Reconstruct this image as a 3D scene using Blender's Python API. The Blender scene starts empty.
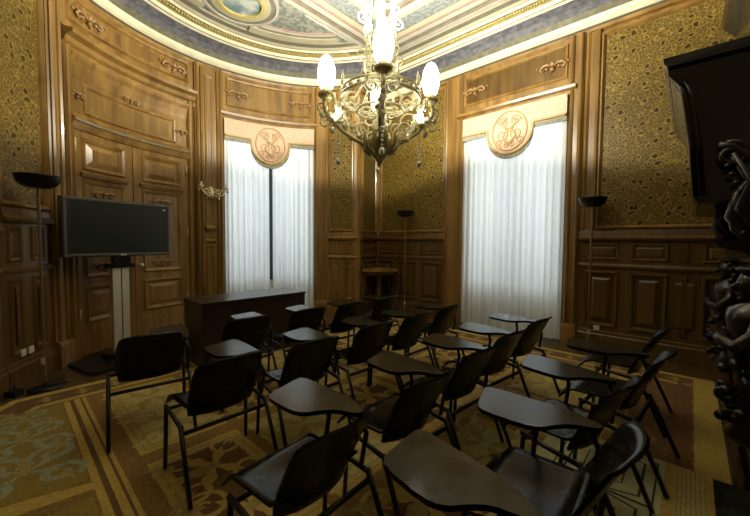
import bpy, bmesh, math, random
from mathutils import Vector, Matrix
random.seed(7)
S = bpy.context.scene
COL = S.collection
PI = math.pi
# ------------------------------------------------------------------ camera, world, light, exposure
EYE = 1.45
cd = bpy.data.cameras.new('camera'); cam = bpy.data.objects.new('camera', cd); COL.objects.link(cam)
cd.sensor_width = 36; cd.lens = 342 / 750 * 36; cd.clip_start = 0.05
cam.matrix_world = Matrix.Translation((0, 0, EYE)) @ Matrix.Rotation(PI / 2 - 0.0461, 4, 'X') @ Matrix.Rotation(0.0077, 4, 'Z')
S.camera = cam
w = bpy.data.worlds.new('sky'); S.world = w; w.use_nodes = True
bg = w.node_tree.nodes['Background']; bg.inputs[0].default_value = (0.6, 0.75, 1.0, 1); bg.inputs[1].default_value = 0.6
S.view_settings.view_transform = 'Standard'; S.view_settings.look = 'None'
S.view_settings.gamma = 1; S.view_settings.use_curve_mapping = False
S.view_settings.exposure = 0.0
DAY_1, DAY_2 = 46, 49          # daylight through the two windows (W)
GLOBE_EMIT = 8              # frosted globes
LAMP_W = 330                 # light of each upper lamp (W)
CANDLE_EMIT = 26

# ------------------------------------------------------------------ plan of the room
PH = math.radians(47.3)
NV = Vector((math.cos(PH), math.sin(PH), 0)); EV = Vector((-NV.y, NV.x, 0))
DR = 5.57                     # straight wall with the second window
AC = Vector((-0.933, 4.03, 0)); AR = 2.68   # curved wall
UZ = Vector((0, 0, 1))
def NE(n, e, z=0): return NV * n + EV * e + UZ * z
def MR(u, o, z): return NV * (DR - o) + EV * u + UZ * z
def MA(u, o, z):              # u in degrees, growing to the right in view
    t = math.radians(-u); return AC + Vector((math.cos(t), math.sin(t), 0)) * (AR - o) + UZ * z
PE = MA(-77, 0, 0); PC = Vector((0.02, 7.563, 0))
TD = (PC - PE).normalized(); TN = Vector((TD.y, -TD.x, 0)); TL = (PC - PE).length
def MT(u, o, z): return PE + TD * u + TN * o + UZ * z
SE = -0.9
def MS(u, o, z): return NV * u + EV * (SE + o) + UZ * z
A0 = MA(-200, 0, 0); PB1 = Vector((-3.0, -0.6, 0)); PB2 = NE(-1.2, SE); PS = NE(DR, SE)
def line_map(P0, P1):
    d = (P1 - P0).normalized(); n = Vector((d.y, -d.x, 0))
    return (lambda u, o, z: P0 + d * u + n * o + UZ * z), (P1 - P0).length
ML, LL = line_map(PB1, A0)
MK, LK = line_map(PB2, PB1)
HC = 4.40                     # underside of cornice
HT = 4.78                     # flat ceiling

# ------------------------------------------------------------------ materials
def mat(name, col, rough=.5, metal=0, emit=None, emit_s=0, coat=0, alpha=None):
    m = bpy.data.materials.new(name); m.use_nodes = True
    b = m.node_tree.nodes['Principled BSDF']
    b.inputs['Base Color'].default_value = (*col, 1); b.inputs['Roughness'].default_value = rough
    b.inputs['Metallic'].default_value = metal; b.inputs['Coat Weight'].default_value = coat
    if emit: b.inputs['Emission Color'].default_value = (*emit, 1); b.inputs['Emission Strength'].default_value = emit_s
    return m
def noisy(name, c1, c2, scale=(10, 10, 10), detail=4, rough=.5, lo=.35, hi=.65, bump=0, metal=0, dist=0, nscale=1, coat=0, rvar=0):
    m = mat(name, c1, rough, metal, coat=coat); nt = m.node_tree; N = nt.nodes; L = nt.links; b = N['Principled BSDF']
    tc = N.new('ShaderNodeTexCoord'); mp = N.new('ShaderNodeMapping'); mp.inputs['Scale'].default_value = scale
    nz = N.new('ShaderNodeTexNoise'); nz.inputs['Scale'].default_value = nscale; nz.inputs['Detail'].default_value = detail
    nz.inputs['Distortion'].default_value = dist
    cr = N.new('ShaderNodeValToRGB'); e = cr.color_ramp.elements
    e[0].position = lo; e[0].color = (*c1, 1); e[1].position = hi; e[1].color = (*c2, 1)
    L.new(tc.outputs['Object'], mp.inputs[0]); L.new(mp.outputs[0], nz.inputs['Vector'])
    L.new(nz.outputs[0], cr.inputs[0]); L.new(cr.outputs[0], b.inputs['Base Color'])
    if bump:
        bp = N.new('ShaderNodeBump'); bp.inputs['Strength'].default_value = bump; bp.inputs['Distance'].default_value = .01
        L.new(nz.outputs[0], bp.inputs['Height']); L.new(bp.outputs[0], b.inputs['Normal'])
    if rvar:
        mr = N.new('ShaderNodeMapRange'); mr.inputs[3].default_value = rough - rvar; mr.inputs[4].default_value = rough + rvar
        L.new(nz.outputs[0], mr.inputs[0]); L.new(mr.outputs[0], b.inputs['Roughness'])
    return m
def wallpaper_mat():
    m = mat('wallpaper', (.2, .12, .03), .45); nt = m.node_tree; N = nt.nodes; L = nt.links; b = N['Principled BSDF']
    tc = N.new('ShaderNodeTexCoord')
    nz = N.new('ShaderNodeTexNoise'); nz.inputs['Scale'].default_value = 16; nz.inputs['Detail'].default_value = 1
    L.new(tc.outputs['Object'], nz.inputs['Vector'])
    sb = N.new('ShaderNodeVectorMath'); sb.operation = 'SUBTRACT'; sb.inputs[1].default_value = (.5, .5, .5); L.new(nz.outputs['Color'], sb.inputs[0])
    sc = N.new('ShaderNodeVectorMath'); sc.operation = 'SCALE'; sc.inputs['Scale'].default_value = .06; L.new(sb.outputs[0], sc.inputs[0])
    ad = N.new('ShaderNodeVectorMath'); L.new(tc.outputs['Object'], ad.inputs[0]); L.new(sc.outputs[0], ad.inputs[1])
    v2 = N.new('ShaderNodeTexVoronoi'); v2.feature = 'F1'; v2.inputs['Scale'].default_value = 9.5; v2.inputs['Randomness'].default_value = .7
    v3 = N.new('ShaderNodeTexVoronoi'); v3.feature = 'DISTANCE_TO_EDGE'; v3.inputs['Scale'].default_value = 25
    for v in (v2, v3): L.new(ad.outputs[0], v.inputs['Vector'])
    def ramp(src, stops):
        r = N.new('ShaderNodeValToRGB'); q = r.color_ramp.elements
        q[0].position, q[1].position = stops[0][0], stops[1][0]
        for p, c in stops[2:]: q.new(p)
        for e, (p, c) in zip(r.color_ramp.elements, stops): e.color = (c, c, c, 1)
        L.new(src, r.inputs[0]); return r
    lines = ramp(v3.outputs['Distance'], [(.02, 1), (.07, 0)])
    rings = ramp(v2.outputs['Distance'], [(.27, 0), (.30, .9), (.33, .9), (.36, 0)])
    mx = N.new('ShaderNodeMix'); mx.data_type = 'RGBA'; mx.blend_type = 'LIGHTEN'; mx.inputs[0].default_value = 1
    L.new(lines.outputs[0], mx.inputs[6]); L.new(rings.outputs[0], mx.inputs[7])
    base = N.new('ShaderNodeMix'); base.data_type = 'RGBA'; base.inputs[6].default_value = (.10, .064, .011, 1); base.inputs[7].default_value = (.30, .205, .045, 1)
    L.new(mx.outputs[2], base.inputs[0])
    fl = ramp(v2.outputs['Distance'], [(.19, 1), (.26, 0)])
    dk = N.new('ShaderNodeMix'); dk.data_type = 'RGBA'; dk.inputs[7].default_value = (.03, .016, .003, 1)
    L.new(fl.outputs[0], dk.inputs[0]); L.new(base.outputs[2], dk.inputs[6]); L.new(dk.outputs[2], b.inputs['Base Color'])
    return m
def curtain_mat():
    m = bpy.data.materials.new('curtain_fabric'); m.use_nodes = True; nt = m.node_tree; N = nt.nodes; L = nt.links
    N.remove(N['Principled BSDF']); out = N['Material Output']
    d = N.new('ShaderNodeBsdfDiffuse'); d.inputs[0].default_value = (.83, .82, .73, 1)
    t = N.new('ShaderNodeBsdfTranslucent'); t.inputs[0].default_value = (.80, .84, .82, 1)
    mx = N.new('ShaderNodeMixShader'); mx.inputs[0].default_value = .5
    L.new(d.outputs[0], mx.inputs[1]); L.new(t.outputs[0], mx.inputs[2]); L.new(mx.outputs[0], out.inputs[0])
    return m
def glass_mat():
    m = bpy.data.materials.new('window_glass'); m.use_nodes = True; nt = m.node_tree; N = nt.nodes; L = nt.links
    N.remove(N['Principled BSDF']); out = N['Material Output']
    t = N.new('ShaderNodeBsdfTransparent'); t.inputs[0].default_value = (.94, .97, 1, 1)
    g = N.new('ShaderNodeBsdfGlossy'); g.inputs['Roughness'].default_value = .05
    mx = N.new('ShaderNodeMixShader'); mx.inputs[0].default_value = .07
    L.new(t.outputs[0], mx.inputs[1]); L.new(g.outputs[0], mx.inputs[2]); L.new(mx.outputs[0], out.inputs[0])
    return m
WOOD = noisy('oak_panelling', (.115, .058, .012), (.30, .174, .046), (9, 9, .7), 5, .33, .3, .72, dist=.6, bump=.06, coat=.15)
WOOD_SHADE = noisy('shade_toned_oak_panelling', (.075, .040, .008), (.125, .070, .016), (9, 9, .7), 5, .36, .3, .72, dist=.6, bump=.06, coat=.1)  # same oak, with the shade of the lower walls put into its colour
WOODH = noisy('oak_mouldings', (.14, .072, .015), (.32, .188, .052), (5, 5, 2), 5, .3, .3, .72, dist=.6, coat=.15)
WOODC = noisy('carved_oak', (.22, .12, .04), (.34, .21, .085), (20, 20, 20), 3, .35)
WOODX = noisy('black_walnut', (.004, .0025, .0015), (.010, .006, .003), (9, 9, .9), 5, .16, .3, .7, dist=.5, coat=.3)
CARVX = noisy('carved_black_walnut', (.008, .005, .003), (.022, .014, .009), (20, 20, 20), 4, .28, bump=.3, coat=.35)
PAPER = wallpaper_mat()
FLOORW = noisy('parquet', (.05, .027, .008), (.10, .055, .017), (14, 14, 14), 4, .35, dist=.5)
CURT = curtain_mat(); GLASS = glass_mat()
PELM = noisy('pelmet_velvet', (.54, .37, .26), (.62, .44, .32), (30, 30, 30), 3, .8)
PELMT = noisy('pelmet_braid', (.34, .25, .10), (.50, .38, .18), (60, 60, 60), 2, .6)
EMBL = noisy('emblem_embroidery', (.40, .26, .12), (.52, .36, .18), (60, 60, 60), 2, .6)
FRNG = noisy('pelmet_fringe', (.14, .15, .12), (.34, .33, .24), (90, 90, 5), 2, .8)
CREAM = noisy('cream_plaster', (0.242, 0.229, 0.154), (0.278, 0.263, 0.186), (6, 6, 6), 3, .6)
CREAMW = noisy('white_plaster', (0.238, 0.228, 0.195), (0.271, 0.261, 0.228), (6, 6, 6), 3, .6)
GILT = noisy('gilded_plaster', (0.224, 0.178, 0.053), (0.330, 0.277, 0.112), (30, 30, 30), 3, .45)
CREAMB = noisy('cream_cornice', (.62, .59, .42), (.72, .69, .50), (6, 6, 6), 3, .5)
LINE = noisy('brown_line', (.10, .08, .055), (.14, .11, .08), (8, 8, 8), 2, .6)
TAUPE = noisy('taupe_plaster', (0.099, 0.092, 0.069), (0.125, 0.119, 0.089), (8, 8, 8), 3, .6)
LILAC = noisy('lilac_grey_cove', (0.050, 0.052, 0.062), (0.099, 0.099, 0.117), (12, 12, 20), 5, .6, .4, .6)
KHAKI = noisy('khaki_band', (0.073, 0.069, 0.033), (0.119, 0.112, 0.059), (12, 12, 12), 5, .6)
BLUEG = noisy('blue_grey_pattern', (0.084, 0.098, 0.104), (0.157, 0.171, 0.168), (22, 22, 22), 5, .6, .42, .58)
MUSH = noisy('painted_spandrel', (0.078, 0.093, 0.090), (0.185, 0.185, 0.151), (16, 16, 16), 5, .6, .42, .58)
PINK = noisy('rose_line', (0.211, 0.132, 0.106), (0.244, 0.158, 0.132), (8, 8, 8), 2, .6)
SKYP = noisy('painted_sky', (0.079, 0.125, 0.139), (0.264, 0.290, 0.264), (6, 6, 6), 5, .6, .4, .62)
BLACKP = noisy('black_plastic', (.0035, .0042, .003), (.006, .007, .005), (15, 15, 15), 3, .26, rvar=.05)
TABM = noisy('tablet_laminate', (.014, .013, .009), (.026, .024, .016), (9, 9, 9), 6, .17, bump=.02, rvar=.07)
BLACKM = mat('black_steel', (.009, .009, .008), .35, .3)
BROWNM = mat('bronze_lacquer', (.42, .35, .19), .4, .1)
SHADEM = mat('dark_lamp_bowl', (.03, .026, .022), .28, .7)
DESKM = noisy('dark_veneer', (.020, .011, .005), (.032, .018, .008), (3, 3, 12), 4, .3, dist=.5)
TVF = mat('grey_plastic', (.075, .08, .07), .42); TVS = mat('screen_glass', (.022, .027, .026), .25)
TVB = mat('black_bezel', (.008, .009, .009), .4)
SILV = mat('silver_metal', (.75, .72, .60), .4, .5); WHITEP = mat('white_plastic', (.62, .6, .5), .4)
LOGOM = mat('silver_logo', (.75, .75, .72), .3, .5)
BRASS = noisy('gilded_brass', (.80, .74, .46), (.90, .86, .62), (40, 40, 40), 3, .35, metal=.25)
BRASSD = noisy('aged_brass', (.46, .40, .18), (.66, .58, .29), (40, 40, 40), 3, .35, metal=.3)
GLOBEM = mat('frosted_globe', (.9, .9, .85), .3, emit=(1, .95, .80), emit_s=GLOBE_EMIT)
CANDM = mat('candle_bulb', (.9, .9, .85), .3, emit=(1, .95, .82), emit_s=CANDLE_EMIT)
CRYS = mat('crystal', (.85, .85, .75), .08, .2)
WHITEF = mat('white_window_paint', (.72, .71, .66), .5)
DARKF = mat('dark_window_frame', (.02, .025, .04), .5)
STONE = noisy('stone_sill', (.5, .48, .42), (.6, .58, .52), (5, 5, 5), 4, .6)
MARB = noisy('green_black_marble', (.006, .008, .006), (.05, .055, .045), (6, 6, 6), 6, .3, .45, .75, dist=1.5)
SOOT = mat('soot', (.008, .007, .006), .8)
RUGS = {k: noisy('rug_' + k, a, b, (55, 55, 55), 4, .9, bump=.25) for k, a, b in (
    ('gold_brown', (0.151, 0.082, 0.014), (0.241, 0.135, 0.024)), ('yellow', (0.336, 0.222, 0.038), (0.459, 0.319, 0.068)), ('brown', (0.095, 0.046, 0.009), (0.140, 0.071, 0.014)),
    ('beige', (0.336, 0.268, 0.081), (0.448, 0.365, 0.128)), ('tan', (0.246, 0.177, 0.047), (0.325, 0.239, 0.068)), ('olive', (0.185, 0.123, 0.016), (0.252, 0.171, 0.025)),
    ('blue_grey', (0.185, 0.188, 0.111), (0.291, 0.296, 0.170)), ('rust', (0.112, 0.048, 0.010), (0.168, 0.078, 0.017)), ('dark', (0.025, 0.023, 0.010), (0.043, 0.039, 0.017)),
    ('cream', (0.358, 0.331, 0.162), (0.448, 0.422, 0.221)))}
CABLE = mat('black_rubber', (.006, .006, .006), .6)
PAPERW = mat('white_paper', (.75, .75, .72), .6)

# ------------------------------------------------------------------ mesh helpers
class MB:
    def __init__(s): s.v = []; s.f = []; s.m = []; s.mats = []; s.sm = []
    def mi(s, m):
        if m not in s.mats: s.mats.append(m)
        return s.mats.index(m)
    def add(s, vs, fs, m, smooth=False):
        b = len(s.v); s.v += [tuple(x) for x in vs]; i = s.mi(m)
        for f in fs: s.f.append([b + k for k in f]); s.m.append(i); s.sm.append(smooth)
    def grid(s, rows, m, smooth=True, cu=False, cv=False):
        nr, nc = len(rows), len(rows[0]); vs = [p for r in rows for p in r]; fs = []
        for i in range(nr if cv else nr - 1):
            for j in range(nc if cu else nc - 1):
                a, b = i * nc + j, i * nc + (j + 1) % nc; c, d = ((i + 1) % nr) * nc + (j + 1) % nc, ((i + 1) % nr) * nc + j
                fs.append((a, b, c, d))
        s.add(vs, fs, m, smooth)
    def box(s, M, u0, u1, o0, o1, z0, z1, m, nu=1):     # a block in a wall map
        us = [u0 + (u1 - u0) * i / nu for i in range(nu + 1)]
        vs = []; fs = []
        for u in us: vs += [M(u, o0, z0), M(u, o1, z0), M(u, o1, z1), M(u, o0, z1)]
        for i in range(nu):
            a = i * 4
            for k in range(4): fs.append((a + k, a + (k + 1) % 4, a + 4 + (k + 1) % 4, a + 4 + k))
        fs.append((0, 1, 2, 3)); b = nu * 4; fs.append((b + 3, b + 2, b + 1, b)); s.add(vs, fs, m)
    def prof(s, M, u0, u1, pts, m, nu=1, caps=True):     # (o,z) profile swept along u
        us = [u0 + (u1 - u0) * i / nu for i in range(nu + 1)]
        s.grid([[M(u, o, z) for o, z in pts] for u in us], m, False)
        if caps:
            for u in (u0, u1): s.add([M(u, o, z) for o, z in pts], [tuple(range(len(pts)))], m)
    def vprof(s, M, pts, z0, z1, m):                     # (u,o) profile swept up
        s.grid([[M(u, o, z0) for u, o in pts], [M(u, o, z1) for u, o in pts]], m, False)
        for z in (z0, z1): s.add([M(u, o, z) for u, o in pts], [tuple(range(len(pts)))], m)
    def panel(s, M, u0, u1, z0, z1, steps, m, us=1.0, nu=1, fill=None):  # nested rectangles (inset, o)
        rings = []
        for ins, o in steps:
            a, b, c, d = u0 + ins * us, u1 - ins * us, z0 + ins, z1 - ins
            r = [M(a + (b - a) * i / nu, o, c) for i in range(nu + 1)] + [M(b + (a - b) * i / nu, o, d) for i in range(nu + 1)]
            rings.append(r)
        s.grid(rings, m, False, cu=True)
        r = rings[-1]; k = nu + 1
        s.add(r, [(i, i + 1, 2 * k - 2 - i, 2 * k - 1 - i) for i in range(nu)], fill or m)
    def tube(s, path, r, m, seg=8, closed=False, cap=True):
        P = [Vector(p) for p in path]; n = len(P); rr = r if isinstance(r, (list, tuple)) else [r] * n
        rows = []; up = None
        for i in range(n):
            if closed: t = (P[(i + 1) % n] - P[i - 1])
            else: t = P[min(i + 1, n - 1)] - P[max(i - 1, 0)]
            if t.length < 1e-9: t = Vector((0, 0, 1))
            t.normalize()
            if up is None: up = Vector((0, 0, 1)) if abs(t.z) < .9 else Vector((1, 0, 0))
            x = up - t * up.dot(t)
            if x.length < 1e-6: x = t.orthogonal()
            x.normalize(); y = t.cross(x); up = x
            rows.append([P[i] + x * (math.cos(2 * PI * k / seg) * rr[i]) + y * (math.sin(2 * PI * k / seg) * rr[i]) for k in range(seg)])
        s.grid(rows, m, True, cu=True, cv=closed)
        if cap and not closed:
            s.add(rows[0], [tuple(range(seg))[::-1]], m); s.add(rows[-1], [tuple(range(seg))], m)
    def lathe(s, c, pts, m, seg=16, smooth=True, sx=1, sy=1):
        c = Vector(c); rows = [[c + Vector((r * math.cos(2 * PI * k / seg) * sx, r * math.sin(2 * PI * k / seg) * sy, z)) for k in range(seg)] for r, z in pts]
        s.grid(rows, m, smooth, cu=True)
        if pts[0][0] > 1e-4: s.add(rows[0], [tuple(range(seg))[::-1]], m)
        if pts[-1][0] > 1e-4: s.add(rows[-1], [tuple(range(seg))], m)
    def ball(s, c, r, m, seg=10, sc=(1, 1, 1), R=None):
        c = Vector(c); rows = []; n = max(5, seg // 2 + 1)
        for i in range(n):
            a = PI * i / (n - 1); row = []
            for k in range(seg):
                d = Vector((math.sin(a) * math.cos(2 * PI * k / seg) * sc[0], math.sin(a) * math.sin(2 * PI * k / seg) * sc[1], -math.cos(a) * sc[2])) * r
                row.append(c + (R @ d if R else d))
            rows.append(row)
        s.grid(rows, m, True, cu=True)
    def slab(s, poly, z0, z1, m, ms=None, bevel=0):      # prism from an outline of (x,y)
        n = len(poly); vs = [(x, y, z0) for x, y in poly] + [(x, y, z1) for x, y in poly]
        s.add(vs, [tuple(range(n, 2 * n))], m); s.add(vs, [tuple(range(n))[::-1]], ms or m)
        s.add(vs, [(i, (i + 1) % n, n + (i + 1) % n, n + i) for i in range(n)], ms or m)
    def sheet(s, fn, nu, nv, th, m):                     # thick curved sheet
        P = [[Vector(fn(i / nu, j / nv)) for i in range(nu + 1)] for j in range(nv + 1)]
        Q = []
        for j in range(nv + 1):
            row = []
            for i in range(nu + 1):
                a = P[j][min(i + 1, nu)] - P[j][max(i - 1, 0)]; b = P[min(j + 1, nv)][i] - P[max(j - 1, 0)][i]
                n = a.cross(b); n = n.normalized() if n.length > 1e-9 else Vector((0, 0, 1)); row.append(P[j][i] - n * th)
            Q.append(row)
        s.grid(P, m); s.grid(Q, m)
        e1 = [P[0][i] for i in range(nu + 1)] + [P[j][nu] for j in range(1, nv + 1)] + [P[nv][i] for i in range(nu - 1, -1, -1)] + [P[j][0] for j in range(nv - 1, 0, -1)]
        e2 = [Q[0][i] for i in range(nu + 1)] + [Q[j][nu] for j in range(1, nv + 1)] + [Q[nv][i] for i in range(nu - 1, -1, -1)] + [Q[j][0] for j in range(nv - 1, 0, -1)]
        s.grid([e1, e2], m, False, cu=True)
    def build(s, name, parent=None, fix=True):
        me = bpy.data.meshes.new(name); me.from_pydata(s.v, [], s.f)
        for m in s.mats: me.materials.append(m)
        me.polygons.foreach_set('material_index', s.m); me.polygons.foreach_set('use_smooth', s.sm); me.update()
        if fix:
            b = bmesh.new(); b.from_mesh(me); bmesh.ops.remove_doubles(b, verts=b.verts, dist=1e-5)
            bmesh.ops.recalc_face_normals(b, faces=b.faces); b.to_mesh(me); b.free()
        o = bpy.data.objects.new(name, me); COL.objects.link(o)
        if parent: o.parent = parent
        return o
def tag(o, label, cat, group=None):
    o['label'] = label; o['category'] = cat
    if group: o['group'] = group
    return o
def thing(name, label, cat, loc=(0, 0, 0), rz=0, group=None):
    o = bpy.data.objects.new(name, None); COL.objects.link(o); o.location = loc; o.rotation_euler = (0, 0, rz)
    o.empty_display_size = .1
    return tag(o, label, cat, group)
def struct(mb, name, parent=None, fix=True):
    o = mb.build(name, parent, fix); o['kind'] = 'structure'; return o
TRIM = [0]
def trim(mb):
    TRIM[0] += 1; return struct(mb, 'trim_%d' % TRIM[0])
def spiral(c, ax, ay, r0, turns, a0=0, n=26, flip=1):    # points from the outside in
    c = Vector(c); ax = Vector(ax); ay = Vector(ay); out = []
    for i in range(n):
        t = i / (n - 1); a = a0 + flip * turns * 2 * PI * t; r = r0 * (1 - .82 * t)
        out.append(c + ax * (math.cos(a) * r) + ay * (math.sin(a) * r))
    return out
IDM = lambda x, y, z: Vector((x, y, z))

# ------------------------------------------------------------------ floor and ceiling slabs
m = MB(); m.box(IDM, -5.5, 7, -4, 9, -.1, 0, FLOORW); struct(m, 'floor')
# plan polygon, counter clockwise seen from above is not needed: offsets are computed towards the inside
poly = [PB1, A0] + [MA(-200 + 123 * i / 40, 0, 0) for i in range(1, 41)] + [PC, PS, PB2]
def offset(o):
    n = len(poly); out = []
    for i in range(n):
        p0, p, p1 = poly[i - 1], poly[i], poly[(i + 1) % n]
        d0 = (p - p0).normalized(); d1 = (p1 - p).normalized()
        n0 = Vector((d0.y, -d0.x, 0)); n1 = Vector((d1.y, -d1.x, 0))
        k = n0 + n1; k = k / max(.35, k.dot(n0)) if k.length > 1e-6 else n0
        out.append(p + k * o)
    return out
m = MB(); m.box(IDM, -5.5, 7, -4, 9, HT, HT + .1, CREAMW)
struct(m, 'ceiling')

# ------------------------------------------------------------------ walls (with real window openings)
W2 = (1.36, 2.98); W1 = (-130.9, -95.2)      # openings
H2 = (W2[0] + .06, W2[1] - .06); H1 = (W1[0] + 1.2, W1[1] - 1.4)
SILL, HEAD = .70, 3.62
def wall_with_hole(M, u0, u1, h0, h1, name, mt, k):
    m = MB()
    def q(a, b, z0, z1):
        nn = max(1, int(abs(b - a) / k)); m.grid([[M(a + (b - a) * i / nn, 0, z0) for i in range(nn + 1)], [M(a + (b - a) * i / nn, 0, z1) for i in range(nn + 1)]], mt, False)
    q(u0, h0, 0, 4.8); q(h1, u1, 0, 4.8); q(h0, h1, HEAD, 4.8)
    # reveals of the opening
    nn = max(1, int(abs(h1 - h0) / k))
    m.grid([[M(h0 + (h1 - h0) * i / nn, -.28, 0) for i in range(nn + 1)], [M(h0 + (h1 - h0) * i / nn, -.28, SILL) for i in range(nn + 1)]], WHITEF, False)
    for z in (HEAD,):
        m.grid([[M(h0 + (h1 - h0) * i / nn, 0, z) for i in range(nn + 1)], [M(h0 + (h1 - h0) * i / nn, -.45, z) for i in range(nn + 1)]], STONE, False)
    for u in (h0, h1): m.grid([[M(u, 0, 0), M(u, 0, HEAD)], [M(u, -.45, 0), M(u, -.45, HEAD)]], STONE, False)
    return struct(m, name, fix=False)
wall_with_hole(MR, SE, 5.11, H2[0], H2[1], 'wall_right', WOOD, 9)
wall_with_hole(MA, -200, -77, H1[0], H1[1], 'wall_left', WOOD, 3)
def flat_wall(M, L, name, mt):
    m = MB(); m.grid([[M(0, 0, 0), M(L, 0, 0)], [M(0, 0, 4.8), M(L, 0, 4.8)]], mt, False); return struct(m, name, fix=False)
flat_wall(MT, TL, 'wall_corner', WOOD)
flat_wall(ML, LL, 'wall_near_left', WOOD_SHADE)
flat_wall(MK, LK, 'wall_rear', WOOD_SHADE)
m = MB(); m.grid([[MS(-1.2, 0, 0), MS(DR, 0, 0)], [MS(-1.2, 0, 4.8), MS(DR, 0, 4.8)]], WOOD_SHADE, False); struct(m, 'wall_fireplace', fix=False)

# windows: frame, panes, mullion; daylight just outside
def window(M, h0, h1, idx, k, us):
    m = MB(); nn = max(2, int(abs(h1 - h0) / k)); o0, o1 = -.30, -.24; fw = .07 * us
    mid = (h0 + h1) / 2; rail = 2.75
    for a, b in ((h0, h0 + fw), (h1 - fw, h1)): m.box(M, a, b, o0, o1, SILL, HEAD, WHITEF)
    for a, b in ((SILL, SILL + .08), (HEAD - .08, HEAD), (rail, rail + .07)): m.box(M, h0, h1, o0, o1, a, b, WHITEF, nn)
    root = struct(m, 'window_%d' % idx)
    m = MB(); m.box(M, mid - .06 * us, mid + .06 * us, o0 - .01, o1 + .03, SILL, HEAD, DARKF); m.build('mullion', root)
    m = MB(); m.grid([[M(h0 + (h1 - h0) * i / nn, -.27, SILL) for i in range(nn + 1)], [M(h0 + (h1 - h0) * i / nn, -.27, HEAD) for i in range(nn + 1)]], GLASS, False); m.build('pane', root, False)
    m = MB(); m.box(M, h0, h1, -.279, -.20, SILL - .04, SILL, STONE, nn); m.build('sill', root)
    return root
window(MA, H1[0], H1[1], 1, 5, 1 / math.radians(1) / AR); window(MR, H2[0], H2[1], 2, 3, 1)
def daylight(M, u, wid, watts, name):
    l = bpy.data.lights.new(name, 'AREA'); l.shape = 'RECTANGLE'; l.size = wid; l.size_y = HEAD - SILL - .1; l.energy = watts; l.color = (.92, .96, 1.0)
    o = bpy.data.objects.new(name, l); COL.objects.link(o)
    p = M(u, -.6, (SILL + HEAD) / 2); q = M(u, .4, (SILL + HEAD) / 2 - .35)
    o.location = p; o.rotation_euler = (q - p).to_track_quat('-Z', 'Y').to_euler()
daylight(MA, (W1[0] + W1[1]) / 2, 1.7, DAY_1, 'daylight'); daylight(MR, sum(W2) / 2, 1.8, DAY_2, 'daylight')

# ------------------------------------------------------------------ cornice and ceiling mouldings
PROFILE = [(.0, 4.335, WOODH), (.05, 4.345, WOODH), (.06, 4.385, TAUPE), (.085, 4.39, TAUPE), (.09, 4.40, CREAMB), (.125, 4.42, CREAMB), (.155, 4.45, CREAMB), (.165, 4.485, CREAMB), (.15, 4.49, KHAKI),
           (.19, 4.56, LILAC), (.25, 4.63, LILAC), (.34, 4.69, LILAC), (.36, 4.675, CREAMB), (.40, 4.685, LINE), (.41, 4.70, CREAMB), (.45, 4.725, GILT), (.50, 4.735, KHAKI), (.55, 4.745, GILT), (.59, 4.73, CREAMB), (.64, 4.74, LINE), (.65, 4.745, CREAM), (.69, 4.765, TAUPE), (.78, 4.77, CREAM), (.82, 4.785, CREAM)]
m = MB(); prev = None
for o, z, mt in PROFILE:
    ring = [p + UZ * z for p in offset(o)]
    if prev: m.grid([prev[0], ring], prev[1], False, cu=True)
    prev = (ring, mt)
trim(m)
# bead row along the cornice
m = MB()
for i in range(110):
    u = -200 + 123 * i / 110; m.ball(MA(u, .525, 4.735), .022, GILT, 6)
for i in range(120): m.ball(MR(SE + .5 + 4.6 * i / 120, .525, 4.735), .022, GILT, 6)
trim(m)
# flat field: nested frames round the chandelier, aligned with the straight wall
FN0, FN1, FE0, FE1 = .75, 4.72, .55, 4.22
m = MB()
def strip_frame(d, wd, mt, dz):
    a0, a1, b0, b1 = FN0 + d, FN1 - d, FE0 + d, FE1 - d
    o = [(a0, b0), (a1, b0), (a1, b1), (a0, b1)]; i = [(a0 + wd, b0 + wd), (a1 - wd, b0 + wd), (a1 - wd, b1 - wd), (a0 + wd, b1 - wd)]
    z = HT - dz
    m.grid([[NE(*p, HT) for p in o], [NE(*p, z) for p in o], [NE(*p, z) for p in i], [NE(*p, HT) for p in i]], mt, False, cu=True)
d = 0
for wd, mt, dz in ((.07, CREAMW, .035), (.02, LINE, .03), (.09, TAUPE, .012), (.08, CREAMW, .04), (.015, LINE, .035), (.03, PINK, .03), (.07, CREAM, .022), (.015, LINE, .01), (.24, BLUEG, .006), (.015, LINE, .01), (.05, CREAM, .022), (.03, PINK, .018), (.09, CREAMW, .035), (.02, LINE, .03), (.10, TAUPE, .008), (.07, CREAMW, .03), (.015, LINE, .02), (.23, BLUEG, .006), (.015, LINE, .01), (.06, CREAMW, .02), (.04, PINK, .015), (.10, CREAM, .03)):
    strip_frame(d, wd, mt, dz); d += wd
trim(m)
# spandrel with roundels between field and curved wall
def ring2(c, r0, r1, mt, dz, nseg=40, mm=None):
    rows = [[c + Vector((math.cos(2 * PI * k / nseg) * r, math.sin(2 * PI * k / nseg) * r, z)) for k in range(nseg)] for r, z in ((r1, HT + .001), (r1, HT - dz), (r0, HT - dz), (r0, HT + .001))]
    mm.grid(rows, mt, False, cu=True)
m = MB()
sp = [NE(FN0 - .3, FE1, HT - .004), NE(FN1 - .1, FE1, HT - .004)] + [AC + Vector((math.cos(math.radians(t)), math.sin(math.radians(t)), 0)) * 1.86 + UZ * (HT - .004) for t in range(80, 206, 5)]
m.add(sp, [tuple(range(len(sp)))], MUSH)
RC = NE(2.33, 4.72)
m.add([RC + Vector((.31 * math.cos(k * PI / 16), .31 * math.sin(k * PI / 16), HT - .012)) for k in range(32)], [tuple(range(32))], SKYP)
ring2(RC, .27, .32, GILT, .04, mm=m); ring2(RC, .32, .40, CREAM, .028, mm=m); ring2(RC, .40, .47, TAUPE, .016, mm=m); ring2(RC, .47, .51, CREAMW, .03, mm=m)
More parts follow.
